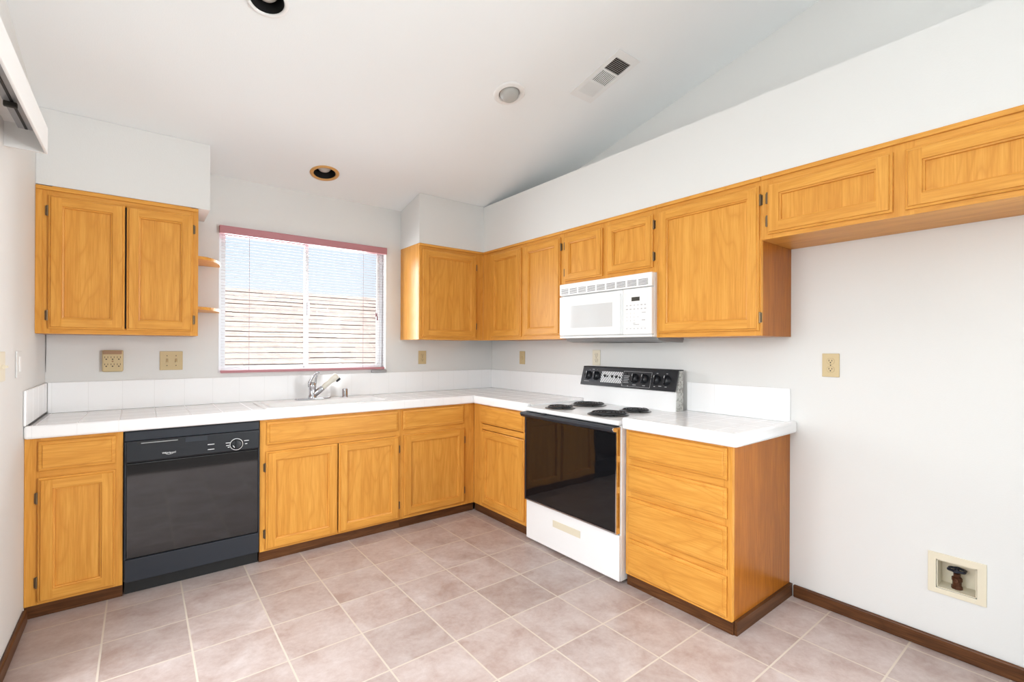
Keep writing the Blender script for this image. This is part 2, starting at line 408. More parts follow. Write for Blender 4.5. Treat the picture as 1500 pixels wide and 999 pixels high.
# window
def window():
    m = MB(); f = back(.095)
    A = 'aluminium'
    fw = .022
    x0, x1, z0, z1 = WX0+.001, WX1-.001, WZ0+.001, WZ1-.001
    m.box(f, x0, x1, z0, z0+fw, -.02, .03, A).box(f, x0, x1, z1-fw, z1, -.02, .03, A)
    m.box(f, x0, x0+fw, z0+fw, z1-fw, -.02, .03, A).box(f, x1-fw, x1, z0+fw, z1-fw, -.02, .03, A)
    w = struct(m.build('window_1'))
    # fixed light on the left, sliding sash on the right
    for nm, a, b, o in (('fixed_sash', x0+fw, -1.712, -.012), ('sliding_sash', -1.738, x1-fw, .006)):
        q = MB(); s = .026
        q.box(f, a, a+s, z0+fw, z1-fw, o, o+.016, A).box(f, b-s, b, z0+fw, z1-fw, o, o+.016, A)
        q.box(f, a+s, b-s, z0+fw, z0+fw+.018, o, o+.016, A).box(f, a+s, b-s, z1-fw-.018, z1-fw, o, o+.016, A)
        sb = q.build(nm, w)
        MB().box(f, a+s, b-s, z0+fw+.018, z1-fw-.018, o+.006, o+.009, 'clear_glass').build('glass_pane', sb)
        if nm == 'sliding_sash':
            MB().box(f, -1.722, -1.704, 1.555, 1.66, .022, .034, 'white_plastic').build('latch', sb, .003)
    struct(MB().box(back(0), WX0+.0005, WX1-.0005, WZ0+.0003, WZ0+.004, -.06, -.002, 'white_plastic').build('trim_1'))
window()
def slider():
    f = left(-L-.09); m = MB(); A = 'white_metal'
    y0, y1 = DY0+.001, DY1-.001
    m.box(f, y0, y1, .001, .04, -.04, .04, A).box(f, y0, y1, DZ-.04, DZ-.001, -.04, .04, A)
    m.box(f, y0, y0+.04, .04, DZ-.04, -.04, .04, A).box(f, y1-.04, y1, .04, DZ-.04, -.04, .04, A)
    m.box(f, -2.58, -2.52, .04, DZ-.04, -.02, .02, A)
    d = struct(m.build('door_1'))
    MB().box(f, y0+.04, -2.58, .04, DZ-.04, -.003, .003, 'clear_glass').build('glass_pane', d)
    MB().box(f, -2.52, y1-.04, .04, DZ-.04, -.003, .003, 'clear_glass').build('glass_pane', d)
slider()
# outside
struct(MB().box(WORLD, -40, 40, -40, 60, -2.6, -2.5, 'ground').build('ground'))
def neighbour():
    h = thing('neighbour_house', (-.5, 5, -2.5), 'house outside the kitchen window with a sunlit cream shingle roof', 'house')
    MB().box(WORLD, -9, 8, 2.9, 7.1, -2.5, .85, 'stucco').build('wall', h)
    y0, z0, y1, z1 = 2.5, .78, 5.0, 2.262
    n = 20; m = MB(); rnd = random.Random(3)
    sl = Vector((0, y1-y0, z1-z0)); nn = Vector((0, -(z1-z0), y1-y0)).normalized()
    m.add([(-9.3, y0, z0-.02), (8.3, y0, z0-.02), (8.3, y1, z1-.02), (-9.3, y1, z1-.02), (-9.3, 7.5, .78), (8.3, 7.5, .78)], [(0, 1, 2, 3), (3, 2, 5, 4)], 'roof_gap_shade')
    for i in range(n):
        a = Vector((0, y0, z0)) + sl*(i/n); b = Vector((0, y0, z0)) + sl*min(1, (i+1.12)/n)
        x = -9.3
        while x < 8.3:
            w = rnd.uniform(.18, .42); x2 = min(8.3, x+w); j = rnd.uniform(-.006, .006); th = rnd.uniform(.010, .017)
            A = a + sl*(j/2.9); up = nn*th
            P = [A+Vector((x, 0, 0))+up, A+Vector((x2, 0, 0))+up, b+Vector((x2, 0, 0))+nn*.002, b+Vector((x, 0, 0))+nn*.002,
                 A+Vector((x, 0, 0))-nn*.01, A+Vector((x2, 0, 0))-nn*.01]
            m.add(P, [(0, 1, 2, 3)], 'shingle'); m.add(P, [(4, 5, 1, 0)], 'roof_gap_shade')  # butt faces coloured dark to stand for the shade under each course
            x = x2
    m.build('roof', h)
neighbour()

# ---------------------------------------------------------------- cabinets
def oak_h(fr): return 'oak_along_x' if abs(fr.u.x) > .5 else 'oak_along_y'
def rect(u0, u1, v0, v1, d): return [(u0+d, v0+d), (u1-d, v0+d), (u1-d, v1-d), (u0+d, v1-d)]
def ring(m, fr, u0, u1, v0, v1, d0, w0, d1, w1, V, H):
    a, b = rect(u0, u1, v0, v1, d0), rect(u0, u1, v0, v1, d1)
    for k in range(4):
        j = (k+1) % 4
        m.quad([fr.p(*a[k], w0), fr.p(*a[j], w0), fr.p(*b[j], w1), fr.p(*b[k], w1)], H if k in (0, 2) else V)
TH = .019
def door_mesh(m, fr, u0, u1, v0, v1, frame=.053):
    V, H = 'oak_upright', oak_h(fr)
    ring(m, fr, u0, u1, v0, v1, 0, 0, 0, .010, V, H)
    ring(m, fr, u0, u1, v0, v1, 0, .010, .004, .0125, V, H)
    ring(m, fr, u0, u1, v0, v1, .004, .0125, .0085, .0125, V, H)
    ring(m, fr, u0, u1, v0, v1, .0085, .0125, .011, TH, V, H)
    a, f = .011, frame
    q = lambda p0, p1, r0, r1, mt: m.quad([fr.p(p0, r0, TH), fr.p(p1, r0, TH), fr.p(p1, r1, TH), fr.p(p0, r1, TH)], mt)
    q(u0+a, u0+f, v0+a, v1-a, V); q(u1-f, u1-a, v0+a, v1-a, V)
    q(u0+f, u1-f, v0+a, v0+f, H); q(u0+f, u1-f, v1-f, v1-a, H)
    ring(m, fr, u0, u1, v0, v1, f, TH, f+.0015, TH-.005, V, H)
    ring(m, fr, u0, u1, v0, v1, f+.0015, TH-.005, f+.008, TH-.007, V, H)
    ring(m, fr, u0, u1, v0, v1, f+.008, TH-.007, f+.0095, TH-.015, V, H)
    r = rect(u0, u1, v0, v1, f+.0095)
    m.quad([fr.p(*p, TH-.015) for p in r], 'oak_upright')
    m.quad([fr.p(*p, 0) for p in reversed(rect(u0, u1, v0, v1, 0))], V)
def drawer_mesh(m, fr, u0, u1, v0, v1):
    H = oak_h(fr)
    ring(m, fr, u0, u1, v0, v1, 0, 0, 0, .009, H, H)
    ring(m, fr, u0, u1, v0, v1, 0, .009, .004, .012, H, H)
    ring(m, fr, u0, u1, v0, v1, .004, .012, .0145, .0135, H, H)
    ring(m, fr, u0, u1, v0, v1, .0145, .0135, .017, TH, H, H)
    m.quad([fr.p(*p, TH) for p in rect(u0, u1, v0, v1, .017)], H)
    m.quad([fr.p(*p, 0) for p in reversed(rect(u0, u1, v0, v1, 0))], H)
def hinge(fr, u, v, parent, side):
    m = MB(); a, b = (u-.013, u-.001) if side == 'l' else (u+.001, u+.013)
    m.box(fr, a, b, v-.024, v+.024, .0006, .004, 'brass_dark')
    c = (u-.004) if side == 'l' else (u+.004)
    m.tube([fr.p(c, v-.027, .008), fr.p(c, v+.027, .008)], .0048, 'brass_dark', 8)
    m.build('hinge', parent)
def add_door(cab, fr, u0, u1, v0, v1, hs, hv=(.16, .84), frame=.053):
    m = MB(); f2 = Fr(fr.o+fr.w*.0005, fr.u, fr.v, fr.w); door_mesh(m, f2, u0, u1, v0, v1, frame); d = m.build('door', cab)
    if hs:
        for t in hv: hinge(fr, u0 if hs == 'l' else u1, v0+(v1-v0)*t, d, hs)
    return d
def add_drawer(cab, fr, u0, u1, v0, v1, name='drawer'):
    m = MB(); f2 = Fr(fr.o+fr.w*.0005, fr.u, fr.v, fr.w); drawer_mesh(m, f2, u0, u1, v0, v1); return m.build(name, cab)
def face_frame(cab, fr, u0, u1, v0, v1, stiles, rails, openings=None):
    """frame of uprights (u0,u1 pairs) and rails (v0,v1 pairs), standing .019 in front of the carcass"""
    m = MB(); H = oak_h(fr)
    for a, b in stiles: m.box(fr, a, b, v0, v1, -.019, 0, 'oak_upright')
    st = sorted(stiles)
    for i in range(len(st)-1):
        for c, d in rails: m.box(fr, st[i][1], st[i+1][0], c, d, -.019, -.0004, H)
    return m.build('face_frame', cab)
Z0, Z1 = .064, .866
def base_cab(name, fr, u0, u1, label, stiles, rails, wall_gap=.001, hollow=False, dark=()):
    c = thing(name, fr.p((u0+u1)/2, 0, -.3), label, 'base cabinet', 'oak base cabinets under the countertops')
    cx = MB()
    b_ = -CD+wall_gap
    if hollow:
        for p in ((u0, u0+.016, Z0, Z1, b_, -.0195), (u1-.016, u1, Z0, Z1, b_, -.0195), (u0+.016, u1-.016, Z0, Z0+.016, b_, -.0195), (u0+.016, u1-.016, Z0+.016, .70, b_, b_+.008)):
            cx.box(fr, *p, 'oak_side')
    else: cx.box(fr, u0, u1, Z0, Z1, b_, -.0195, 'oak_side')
    cx.build('carcass', c)
    face_frame(c, fr, u0, u1, Z0, Z1, stiles, rails)
    k = MB().box(fr, u0, u1, .0005, Z0-.0005, -CD+wall_gap, -.012, 'dark_wood_along_x' if abs(fr.u.x) > .5 else 'dark_wood_along_y'); k.build('toe_kick', c)
    return c
FB, FR = back(-CD), right(-CD)
RB = [(Z0, .090), (.672, .712), (.846, Z1)]
c = base_cab('base_cabinet', FB, -L+.001, -2.812, 'narrow oak base cabinet with one drawer, between the left wall and the black dishwasher',
             [(-L+.001, -3.12), (-2.848, -2.812)], RB)
add_drawer(c, FB, -3.128, -2.841, .706, .850); add_door(c, FB, -3.128, -2.841, .078, .674, 'l')
c = base_cab('sink_cabinet', FB, -2.170, -1.258, 'oak sink base cabinet with two doors and wide false drawer front, under the faucet',
             [(-2.170, -2.125), (-1.290, -1.258)], RB, hollow=True)
add_drawer(c, FB, -2.135, -1.278, .712, .852, 'false_drawer_front')
add_door(c, FB, -2.138, -1.708, .076, .671, 'l'); add_door(c, FB, -1.700, -1.271, .076, .671, 'r')
c = base_cab('base_cabinet', FB, -1.257, -.6175, 'oak drawer-and-door base cabinet right of the sink cabinet, at the inside corner',
             [(-1.257, -1.225), (-.735, -.6175)], RB)
add_drawer(c, FB, -1.240, -.720, .713, .853); add_door(c, FB, -1.232, -.714, .087, .675, 'r')
c = base_cab('base_cabinet', FR, .6180, 1.318, 'oak drawer-and-door base cabinet immediately left of the white range',
             [(.6180, .735), (1.245, 1.318)], RB)
add_drawer(c, FR, .722, 1.266, .720, .862-.004); add_door(c, FR, .741, 1.262, .092, .668, None)
c = base_cab('drawer_cabinet', FR, 2.142, 2.742, 'oak base cabinet with four drawers, right of the white range',
             [(2.142, 2.178), (2.700, 2.742)], [(Z0, .09), (.262, .302), (.49, .53), (.67, .71), (.84, Z1)])
for a, b in ((.708, .855), (.531, .673), (.300, .495), (.080, .267)): add_drawer(c, FR, 2.160, 2.720, a, b)
MB().box(WORLD, -CD+.019, -.001, -2.757, -2.7425, .0005, Z0, 'dark_wood_along_x').build('side_moulding', c)

# wall cabinets
def wall_cab(fr, u0, u1, v0, v1, label, stiles, rails, body='oak_side', name='wall_cabinet', crown=True, back_gap=.001):
    c = thing(name, fr.p((u0+u1)/2, v0, -.17), label, 'wall cabinet', 'oak cabinets hung on the walls')
    MB().box(fr, u0, u1, v0, v1, -UD+back_gap, -.0195, body).build('carcass', c)
    face_frame(c, fr, u0, u1, v0, v1, stiles, rails)
    if crown: MB().box(fr, u0, u1, v1-.022, v1-.001, .0005, .010, oak_h(fr)).build('top_moulding', c, .003)
    return c
UB_, UR_ = back(-UD), right(-UD)
ZTc = ZT-.001
RU = [(ZU, 1.412), (2.10, ZTc)]
c = wall_cab(UB_, -L+.001, -2.466, ZU, ZTc-.004, 'oak two-door wall cabinet with rounded end shelves, left of the window', [(-L+.001, -3.112), (-2.504, -2.466)], RU)
MB().box(UB_, -2.83, -2.79, 1.412, 2.10, -.0193, -.012, 'slot_dark').build('door_gap_shade', c)  # dark strip set in as the shade between the two doors
add_door(c, UB_, -3.126, -2.814, 1.403, 2.108, 'l', (.10, .88)); add_door(c, UB_, -2.806, -2.494, 1.403, 2.108, 'r', (.10, .88))
MB().box(UB_, -L+.001, -3.150, ZU, 2.13, .0006, .004, 'oak_upright').build('filler_strip', c)
def end_shelf(z):
    pts = [(-2.4655, -.012)]
    for k in range(13):
        a = PI/2*k/12; pts.append((-2.4655+.15*math.cos(a), -.012-.30*math.sin(a)))
    MB().prism(WORLD, pts, z, z+.019, 'oak_along_x').build('end_shelf', c, .003)
end_shelf(1.855); end_shelf(1.541)
c = wall_cab(UB_, -.9744, -UD-.0005, ZU, ZTc, 'oak single-door wall cabinet right of the window, turning into the corner', [(-.9744, -.93), (-.445, -UD-.0005)], RU, 'oak_end_panel')
add_door(c, UB_, -.950, -.428, 1.398, 2.112, 'r', (.14, .86))
c = wall_cab(UR_, UD+.0005, 1.362, ZU, ZTc, 'oak two-door wall cabinet between the corner and the white microwave', [(UD+.0005, .495), (.875, .945), (1.325, 1.362)], RU)
add_door(c, UR_, .480, .889, 1.402, 2.112, None); add_door(c, UR_, .930, 1.338, 1.408, 2.112, 'r', (.1, .9))
c = wall_cab(UR_, 1.3625, 2.148, 1.762, ZTc, 'short oak two-door wall cabinet above the white microwave', [(1.3625, 1.40), (1.715, 1.80), (2.11, 2.148)], [(1.762, 1.80), (2.10, ZTc)])
add_door(c, UR_, 1.384, 1.735, 1.788, 2.104, 'l', (.2, .8), .045); add_door(c, UR_, 1.778, 2.125, 1.794, 2.108, 'r', (.2, .8), .045)
c = wall_cab(UR_, 2.1485, 2.7445, ZU, ZTc, 'tall oak single-door wall cabinet right of the white microwave', [(2.1485, 2.185), (2.715, 2.7445)], RU)
add_door(c, UR_, 2.166, 2.738, 1.402, 2.112, 'r', (.09, .9))
c = wall_cab(UR_, 2.745, 3.83, 1.845, ZTc, 'low wide oak wall cabinet over the empty refrigerator space, at the right edge', [(2.745, 2.80), (3.235, 3.33), (3.77, 3.83)], [(1.845, 1.885), (2.09, ZTc)], 'oak_along_y')
add_door(c, UR_, 2.778, 3.262, 1.866, 2.108, 'l', (.27, .73)); add_door(c, UR_, 3.302, 3.79, 1.866, 2.104, 'r', (.27, .73))

# ---------------------------------------------------------------- countertops
CT, CB, LIP = .920, .868, .931
SK = (-2.115, -1.285, -.560, -.085)     # sink opening
def counter_L():
    c = thing('countertop', (-1.9, -.3, CB), 'long white tiled countertop running along the window wall and round the corner to the range', 'countertop', 'white tiled countertops')
    W = 'white_tile'; m = MB()
    x0, x1, y0, y1 = SK
    ye = -.612
    for a, b, p, q in ((-L+.001, x0, ye, -.0005), (x1, -.0005, ye, -.0005), (x0, x1, ye, y0), (x0, x1, y1, -.0005), (-.612, -.0005, -1.322, ye)):
        m.box(WORLD, a, b, p, q, CB, CT, W)
    m.build('tile_top', c)
    e = MB().box(WORLD, -L+.001, -.6125, -.652, -.6125, CB, LIP, W).build('edge_tile', c, .012, 3)
    e = MB().box(WORLD, -.652, -.6125, -1.322, -.653, CB, LIP, W).build('edge_tile', c, .012, 3)
    MB().box(WORLD, -L+.012, -.012, -.011, -.001, CT+.0005, 1.100, W).build('backsplash', c, .004)
    MB().box(WORLD, -.011, -.001, -1.322, -.0005, CT+.0005, 1.100, W).build('backsplash', c, .004)
    MB().box(WORLD, -L+.001, -L+.009, -.600, -.013, CT+.0003, CT+.0112, 'slot_dark').build('open_joint', c)
    MB().box(WORLD, -L+.001, -L+.011, -.652, -.0005, CT+.0115, 1.100, W).build('backsplash', c, .004)
counter_L()
struct(MB().tube([(-L+.003, -.003, 1.376), (-L+.004, -.003, 1.30), (-L+.003, -.003, 1.24), (-L+.0035, -.003, 1.16)], [.0016, .0012, .0014, .0005], 'slot_dark', 6).build('corner_crack'))  # thin dark line for a crack in the wall corner
def counter_R():
    c = thing('countertop', (-.3, -2.45, CB), 'short white tiled countertop on top of the four drawer cabinet, right of the range', 'countertop', 'white tiled countertops')
    W = 'white_tile'
    MB().box(WORLD, -.612, -.0005, -2.735, -2.138, CB, CT, W).build('tile_top', c)
    m = MB().box(WORLD, -.655, -.6125, -2.778, -2.138, CB, LIP, W).box(WORLD, -.6125, -.0005, -2.778, -2.7355, CB, LIP, W)
    m.build('edge_tile', c, .012, 3)
    MB().box(WORLD, -.011, -.001, -2.745, -2.138, CT+.0005, 1.100, W).build('backsplash', c, .004)
counter_R()

# ---------------------------------------------------------------- sink, faucet
def sink():
    s = thing('sink', (-1.70, -.33, CT-.19), 'white kitchen sink set into the tiled countertop under the window', 'sink')
    x0, x1, y0, y1 = SK; g = .012; m = MB(); W = 'sink_white'
    zr = CT+.007
    def rr(d, z, r=.05, n=5):
        P = []
        for cx, cy, a0 in ((x1-d-r, y1-d-r, 0), (x0+d+r, y1-d-r, 90), (x0+d+r, y0+d+r, 180), (x1-d-r, y0+d+r, 270)):
            for k in range(n+1):
                a = math.radians(a0+90*k/n); P.append((cx+r*math.cos(a), cy+r*math.sin(a), z))
        return P
    def bowl_ring(bx0, bx1, by0, by1, z, r=.06, n=5):
        P = []
        for cx, cy, a0 in ((bx1-r, by1-r, 0), (bx0+r, by1-r, 90), (bx0+r, by0+r, 180), (bx1-r, by0+r, 270)):
            for k in range(n+1):
                a = math.radians(a0+90*k/n); P.append((cx+r*math.cos(a), cy+r*math.sin(a), z))
        return P
    N_ = 24
    loops = [rr(-.012, CT+.0008), rr(-.010, zr), rr(.002, zr+.001),
             bowl_ring(x0+.03, x1-.03, y0+.03, y1-.13, zr), bowl_ring(x0+.038, x1-.038, y0+.038, y1-.138, zr-.012),
             bowl_ring(x0+.055, x1-.055, y0+.055, y1-.155, CT-.17), bowl_ring(x0+.09, x1-.09, y0+.09, y1-.19, CT-.185)]
    P = [p for l in loops for p in l]
    F = [(i*N_+k, i*N_+(k+1) % N_, (i+1)*N_+(k+1) % N_, (i+1)*N_+k) for i in range(len(loops)-1) for k in range(N_)]
    F.append(tuple((len(loops)-1)*N_+k for k in range(N_)))
    m.add(P, F, W, True); m.build('basin', s)
    MB().lathe(WORLD, (x0+x1)/2, (y0+y1)/2-.05, [(.001, CT-.182), (.045, CT-.182), (.045, CT-.184)], 'chrome').build('drain', s)
sink()
def faucet():
    z = CT+.0085; x, y = -1.745, -.17
    f = thing('faucet', (x, y, z), 'chrome single-lever faucet with ivory pull-out spray head, standing at the sink', 'faucet')
    m = MB(); pl = []
    for k in range(24):
        a = 2*PI*k/24; ca, sa = math.cos(a), math.sin(a)
        pl.append((x+.005+(.125 if abs(ca) < 2 else 0)*math.copysign(abs(ca)**.5, ca)*1.02, y+.03*math.copysign(abs(sa)**.9, sa)))
    m.prism(WORLD, pl, z, z+.010, 'chrome', True); m.build('base_plate', f, .003)
    b = MB(); b.lathe(WORLD, x, y, [(.030, z+.010), (.029, z+.025), (.025, z+.03), (.024, z+.085), (.027, z+.095), (.024, z+.115), (.012, z+.124)], 'chrome'); b.build('body', f)
    # lever: loop handle rising from the top of the body
    h = MB()
    h.tube([(x-.022, y, z+.09), (x-.022, y, z+.12), (x-.005, y-.004, z+.155), (x+.018, y-.008, z+.188), (x+.045, y-.012, z+.195)], [.009, .010, .008, .007, .006], 'chrome')
    h.tube([(x+.016, y, z+.09), (x+.022, y, z+.12), (x+.024, y-.004, z+.15), (x+.034, y-.008, z+.185)], [.009, .008, .007, .006], 'chrome')
    h.build('lever', f)
    d = Vector((.105, -.03, .095)).normalized(); o = Vector((x+.008, y-.006, z+.03))
    MB().tube([o, o+d*.01, o+d*.075, o+d*.082], [.017, .021, .021, .017], 'chrome', 16).build('spout', f)
    p = MB(); p.tube([o+d*.0825, o+d*.085, o+d*.15, o+d*.175, o+d*.195, o+d*.212, o+d*.217], [.015, .0175, .018, .024, .0285, .026, .012], 'ivory_sprayer', 16)
    sp = p.build('spray_head', f); sp['label'] = 'ivory plastic spray head'
    q = o+d*.195+Vector((.014, -.004, -.012)); e = Vector((.6, -.15, -.75)).normalized()
    MB().tube([q, q+e*.017, q+e*.018], [.019, .018, .015], 'charcoal_plastic', 14).build('spray_nozzle', sp)
faucet()
def airgap():
    z = CT+.0085; m = MB()
    m.lathe(WORLD, -1.500, -.150, [(.024, z), (.024, z+.006), (.021, z+.008), (.021, z+.058), (.018, z+.064), (.002, z+.066)], 'chrome')
    tag(m.build('sink_air_gap'), 'short chrome cylinder cap on the sink deck, right of the faucet', 'air gap cap')
airgap()

# ---------------------------------------------------------------- dishwasher
def dishwasher():
    d = thing('dishwasher', (-2.49, -.33, 0), 'black built-in dishwasher under the countertop, between two oak base cabinets', 'dishwasher')
    u0, u1 = -2.8045, -2.1755; K, E, D = 'black_plastic', 'black_enamel', 'dull_black'
    f = back(-.612)
    MB().box(f, u0-.005, u1+.004, .075, .862, -.58, -.0, D).build('tub', d)
    fd = back(-.6125)
    m = MB().box(fd, u0+.006, u1-.006, .198, .694, 0, .020, E); dr = m.build('door', d, .003)
    for a in (u0, u1-.0055): MB().box(fd, a, a+.0055, .195, .811, 0, .022, 'charcoal_plastic').build('door_edge', d)
    # control panel with a curved lower lip
    fp = Fr((0, 0, 0), (0, -1, 0), (0, 0, 1), (1, 0, 0))
    y = .6125
    prof = [(y, .697), (y+.030, .700), (y+.033, .708), (y+.026, .80), (y+.024, .812), (y, .812)]
    cp = MB().prism(fp, prof, u0+.006, u1-.006, K).build('control_panel', d, .002)
    MB().box(fd, u0, u1, .8125, .861, 0, .013, 'charcoal_plastic').build('top_strip', d, .002)
    ft = Fr((0, -y-.033, .708), (1, 0, 0), Vector((0, .007, .092)).normalized(), Vector((0, -.092, .007)).normalized())
    v = lambda z: z-.708
    MB().box(ft, -2.755, -2.57, v(.7905), v(.807), .0003, .0012, D).build('vent_slot', cp)
    MB().box(ft, -2.738, -2.578, v(.797), v(.801), .0014, .0030, 'grey_steel').build('vent_fin', cp)
    MB().box(ft, -2.545, -2.442, v(.781), v(.808), .0003, .003, 'charcoal_plastic').build('door_latch', cp, .001)
    MB().box(ft, -2.436, -2.412, v(.733), v(.750), .0003, .005, K).build('push_button', cp, .001)
    for a, b, zz in ((-2.440, -2.408, .754), (-2.440, -2.408, .726), (-2.352, -2.330, .752), (-2.350, -2.334, .737), (-2.342, -2.332, .727), (-2.258, -2.234, .755), (-2.254, -2.242, .737)):
        MB().box(ft, a, b, v(zz), v(zz+.0035), .0003, .0006, 'white_mark').build('marking', cp)
    k = MB(); cu, cv = -2.298, v(.741)
    k.lathe(ft, cu, cv, [(.034, .0003), (.034, .0012), (.0305, .0013), (.0305, .0004)], 'white_mark', 36, caps=False)
    k.lathe(ft, cu, cv, [(.030, .0005), (.028, .016), (.020, .018), (.001, .018)], K)
    k.box(ft, cu-.004, cu+.004, cv-.024, cv+.024, .018, .026, K)
    k.tube([ft.p(cu-.020, cv-.004, .018), ft.p(cu-.012, cv-.016, .019)], .0025, 'white_mark', 6)
    k.build('dial', cp)
    lg = MB(); text_mesh(lg, ft, 'Whirlpool', -2.618, v(.735), .0145, .0006, 'white_mark')
    n = 20
    for i in range(n):
        a0, a1 = PI*.9+PI*1.0*i/n, PI*.9+PI*1.0*(i+1)/n
        P = [ft.p(-2.616+r*math.cos(a), v(.735)+r*.55*math.sin(a), .0006) for a, r in ((a0, .016), (a1, .016), (a1, .018), (a0, .018))]
        lg.quad(P, 'white_mark')
    lg.build('logo', cp)
    MB().box(fd, u0, u1, .072, .190, 0, .016, 'charcoal_plastic').build('access_panel', d, .003)
    MB().box(back(-.590), u0, u1, .0005, .071, -.3, 0, D).build('kick_plate', d)
dishwasher()

# ---------------------------------------------------------------- range
def cooking_range():
    r = thing('electric_range', (-.35, -1.73, 0), 'white electric range with black coil burners and black glass oven door, below the microwave', 'range')
    Y0, Y1 = 1.331, 2.1315           # in u = -y
    W = 'white_enamel'
    F = right(0)
    MB().box(F, Y0, Y1, .020, .884, .03, .645, W).build('body', r, .003)
    for u in (Y0+.05, Y1-.05):
        for w in (.10, .58): MB().lathe(Fr(F.p(u, 0, w), (1, 0, 0), (0, 1, 0), (0, 0, 1)), 0, 0, [(.018, .0005), (.018, .0195)], 'dull_black', 12).build('foot', r)
    # storage drawer
    D = right(-.6455)
    m = MB()
    hu0, hu1, hz0, hz1 = 1.598, 1.838, .170, .213
    z0, z1 = .022, .277
    m.box(D, Y0+.001, Y1-.001, z0, z1, 0, .015, W)
    dr = m.build('storage_drawer', r, .004)
    h = MB(); h.box(D, hu0, hu1, hz0, hz1, .0153, .018, 'ivory_pale'); h.box(D, hu0+.012, hu1-.012, hz0+.006, hz1-.012, .018, .0185, 'ivory_pale')
    o = h.build('drawer_pull', dr, .0015); o['label'] = 'cream coloured drawer pull'
    # oven door
    m = MB(); dz0, dz1 = .286, .846
    m.box(D, Y0+.004, Y1-.006, dz0, dz1, .001, .026, 'dull_black')
    od = m.build('oven_door', r)
    MB().box(D, Y0+.016, Y1-.012, dz0+.010, dz1-.002, .0262, .033, 'black_glass').build('door_glass', od, .002)
    t = MB(); t.box(D, Y1-.0118, Y1-.005, dz0, dz1+.030, .002, .036, 'mirror_trim'); t.box(D, Y0+.004, Y0+.0155, dz0, dz1, .0262, .034, 'charcoal_plastic')
    t.box(D, Y0+.004, Y1-.012, dz0, dz0+.008, .0262, .034, 'chrome')
    o = t.build('door_trim', od); o['label'] = 'polished metal door trim'
    hb = MB(); fp = Fr((0, 0, 0), (1, 0, 0), (0, 0, 1), (0, 1, 0))
    X = -.6455
    hb.prism(fp, [(X-.0262, dz1-.001), (X-.033, .842), (X-.058, .851), (X-.068, .868), (X-.060, .878), (X-.030, .880), (X-.002, .880), (X-.002, dz1+.001)], -Y1+.0125, -Y0+.012, 'charcoal_plastic')
    hb.build('door_handle', od, .003)
    e = MB().prism(fp, [(X-.0365, .850), (X-.056, .853), (X-.066, .867), (X-.059, .876), (X-.0365, .876)], -Y1+.005, -Y1+.0122, 'mirror_trim'); e.build('handle_end', od)
    MB().box(D, 1.52, 1.55, .881, .888, .03, .05, 'charcoal_plastic').build('handle_clip', od)
    # cooktop
    c = MB(); c.box(F, Y0-.004, Y1+.001, .885, .912, .045, .678, W); ct = c.build('cooktop', r, .008, 3)
    for x, y, rad, rings in ((-.541, -1.535, .083, 4), (-.262, -1.530, .108, 5), (-.515, -1.925, .108, 5), (-.262, -1.930, .083, 4)):
        fr = Fr((x, y, .912), (1, 0, 0), (0, 1, 0), (0, 0, 1))
        b = MB(); b.lathe(fr, 0, 0, [(rad+.018, .0004), (rad+.016, .004), (rad+.008, .0045), (rad+.002, .002), (.02, .0012)], 'pan_grey', 40, caps=False)
        pan = b.build('drip_pan', ct)
        q = MB(); pts = []; n = rings*30
        for k in range(n+1):
            tt = k/n; rr = .020+(rad-.020)*tt; a = 2*PI*rings*tt; pts.append(fr.p(rr*math.cos(a), rr*math.sin(a), .0125))
        q.tube(pts, .0046, 'coil_black', 6)
        for a in (0, 2*PI/3, 4*PI/3):
            q.tube([fr.p(.02*math.cos(a), .02*math.sin(a), .0055), fr.p(rad*math.cos(a), rad*math.sin(a), .0055)], .002, 'dull_black', 6)
        q.build('burner_coil', pan)
        k = MB().lathe(fr, 0, 0, [(.013, .0035), (.013, .015), (.001, .0152)], 'chrome', 18); k.build('coil_centre', pan)
    # backguard: profile in (x, z)
    bgd = MB(); bgd.prism(fp, [(-.104, .9125), (-.100, 1.035), (-.125, 1.040), (-.088, 1.170), (-.052, 1.172), (-.048, .9125)], -Y1+.022, -Y0-.004, W)
    bg = bgd.build('backguard', r)
    s = MB(); s.prism(fp, [(-.123, .9205), (-.1125, 1.035), (-.086, 1.168), (-.050, 1.170), (-.046, .9205)], -Y1-.004, -Y1+.0015, 'galvanised')
    s.prism(fp, [(-.1045, .9125), (-.100, 1.035), (-.085, 1.160), (-.055, 1.160), (-.055, .9125)], -Y1+.002, -Y1+.0215, W)
    o = s.build('side_panel', bg); o['label'] = 'bare stained metal side panel'
    a0, a1 = Vector((-.127, 0, 1.041)), Vector((-.089, 0, 1.171)); sv = (a1-a0).normalized(); wv = Vector((-sv.z, 0, sv.x))
    C = Fr(a0+wv*.0008, (0, -1, 0), sv, wv); hgt = (a1-a0).length
    cp = MB(); cp.box(C, Y0-.002, Y1+.002, -.001, hgt, 0, .008, 'black_plastic')
    cp.box(Fr((0, 0, 1.1725), (0, -1, 0), (-1, 0, 0), (0, 0, 1)), Y0-.004, Y1+.006, .046, .096, 0, .006, 'dull_black')
    pn = cp.build('control_panel', bg, .002)
    v = lambda z: (z-1.041)*hgt/.130
    G = Fr(C.o+C.w*.0082, C.u, C.v, C.w)
    MB().box(G, 1.360, 1.478, v(1.068), v(1.150), 0, .0006, 'charcoal_plastic').build('knob_plate', pn)
    MB().box(G, 1.520, 1.708, v(1.066), v(1.144), 0, .0010, 'hatched_panel').build('clock_panel', pn)
    for u, rr, hh in ((1.553, .011, 1.112), (1.578, .007, 1.109), (1.620, .011, 1.111), (1.658, .011, 1.110), (1.688, .008, 1.106)):
        MB().lathe(G, u, v(hh), [(rr, .0011), (rr*.8, .006), (.001, .0065)], 'black_plastic', 12).build('clock_button', pn)
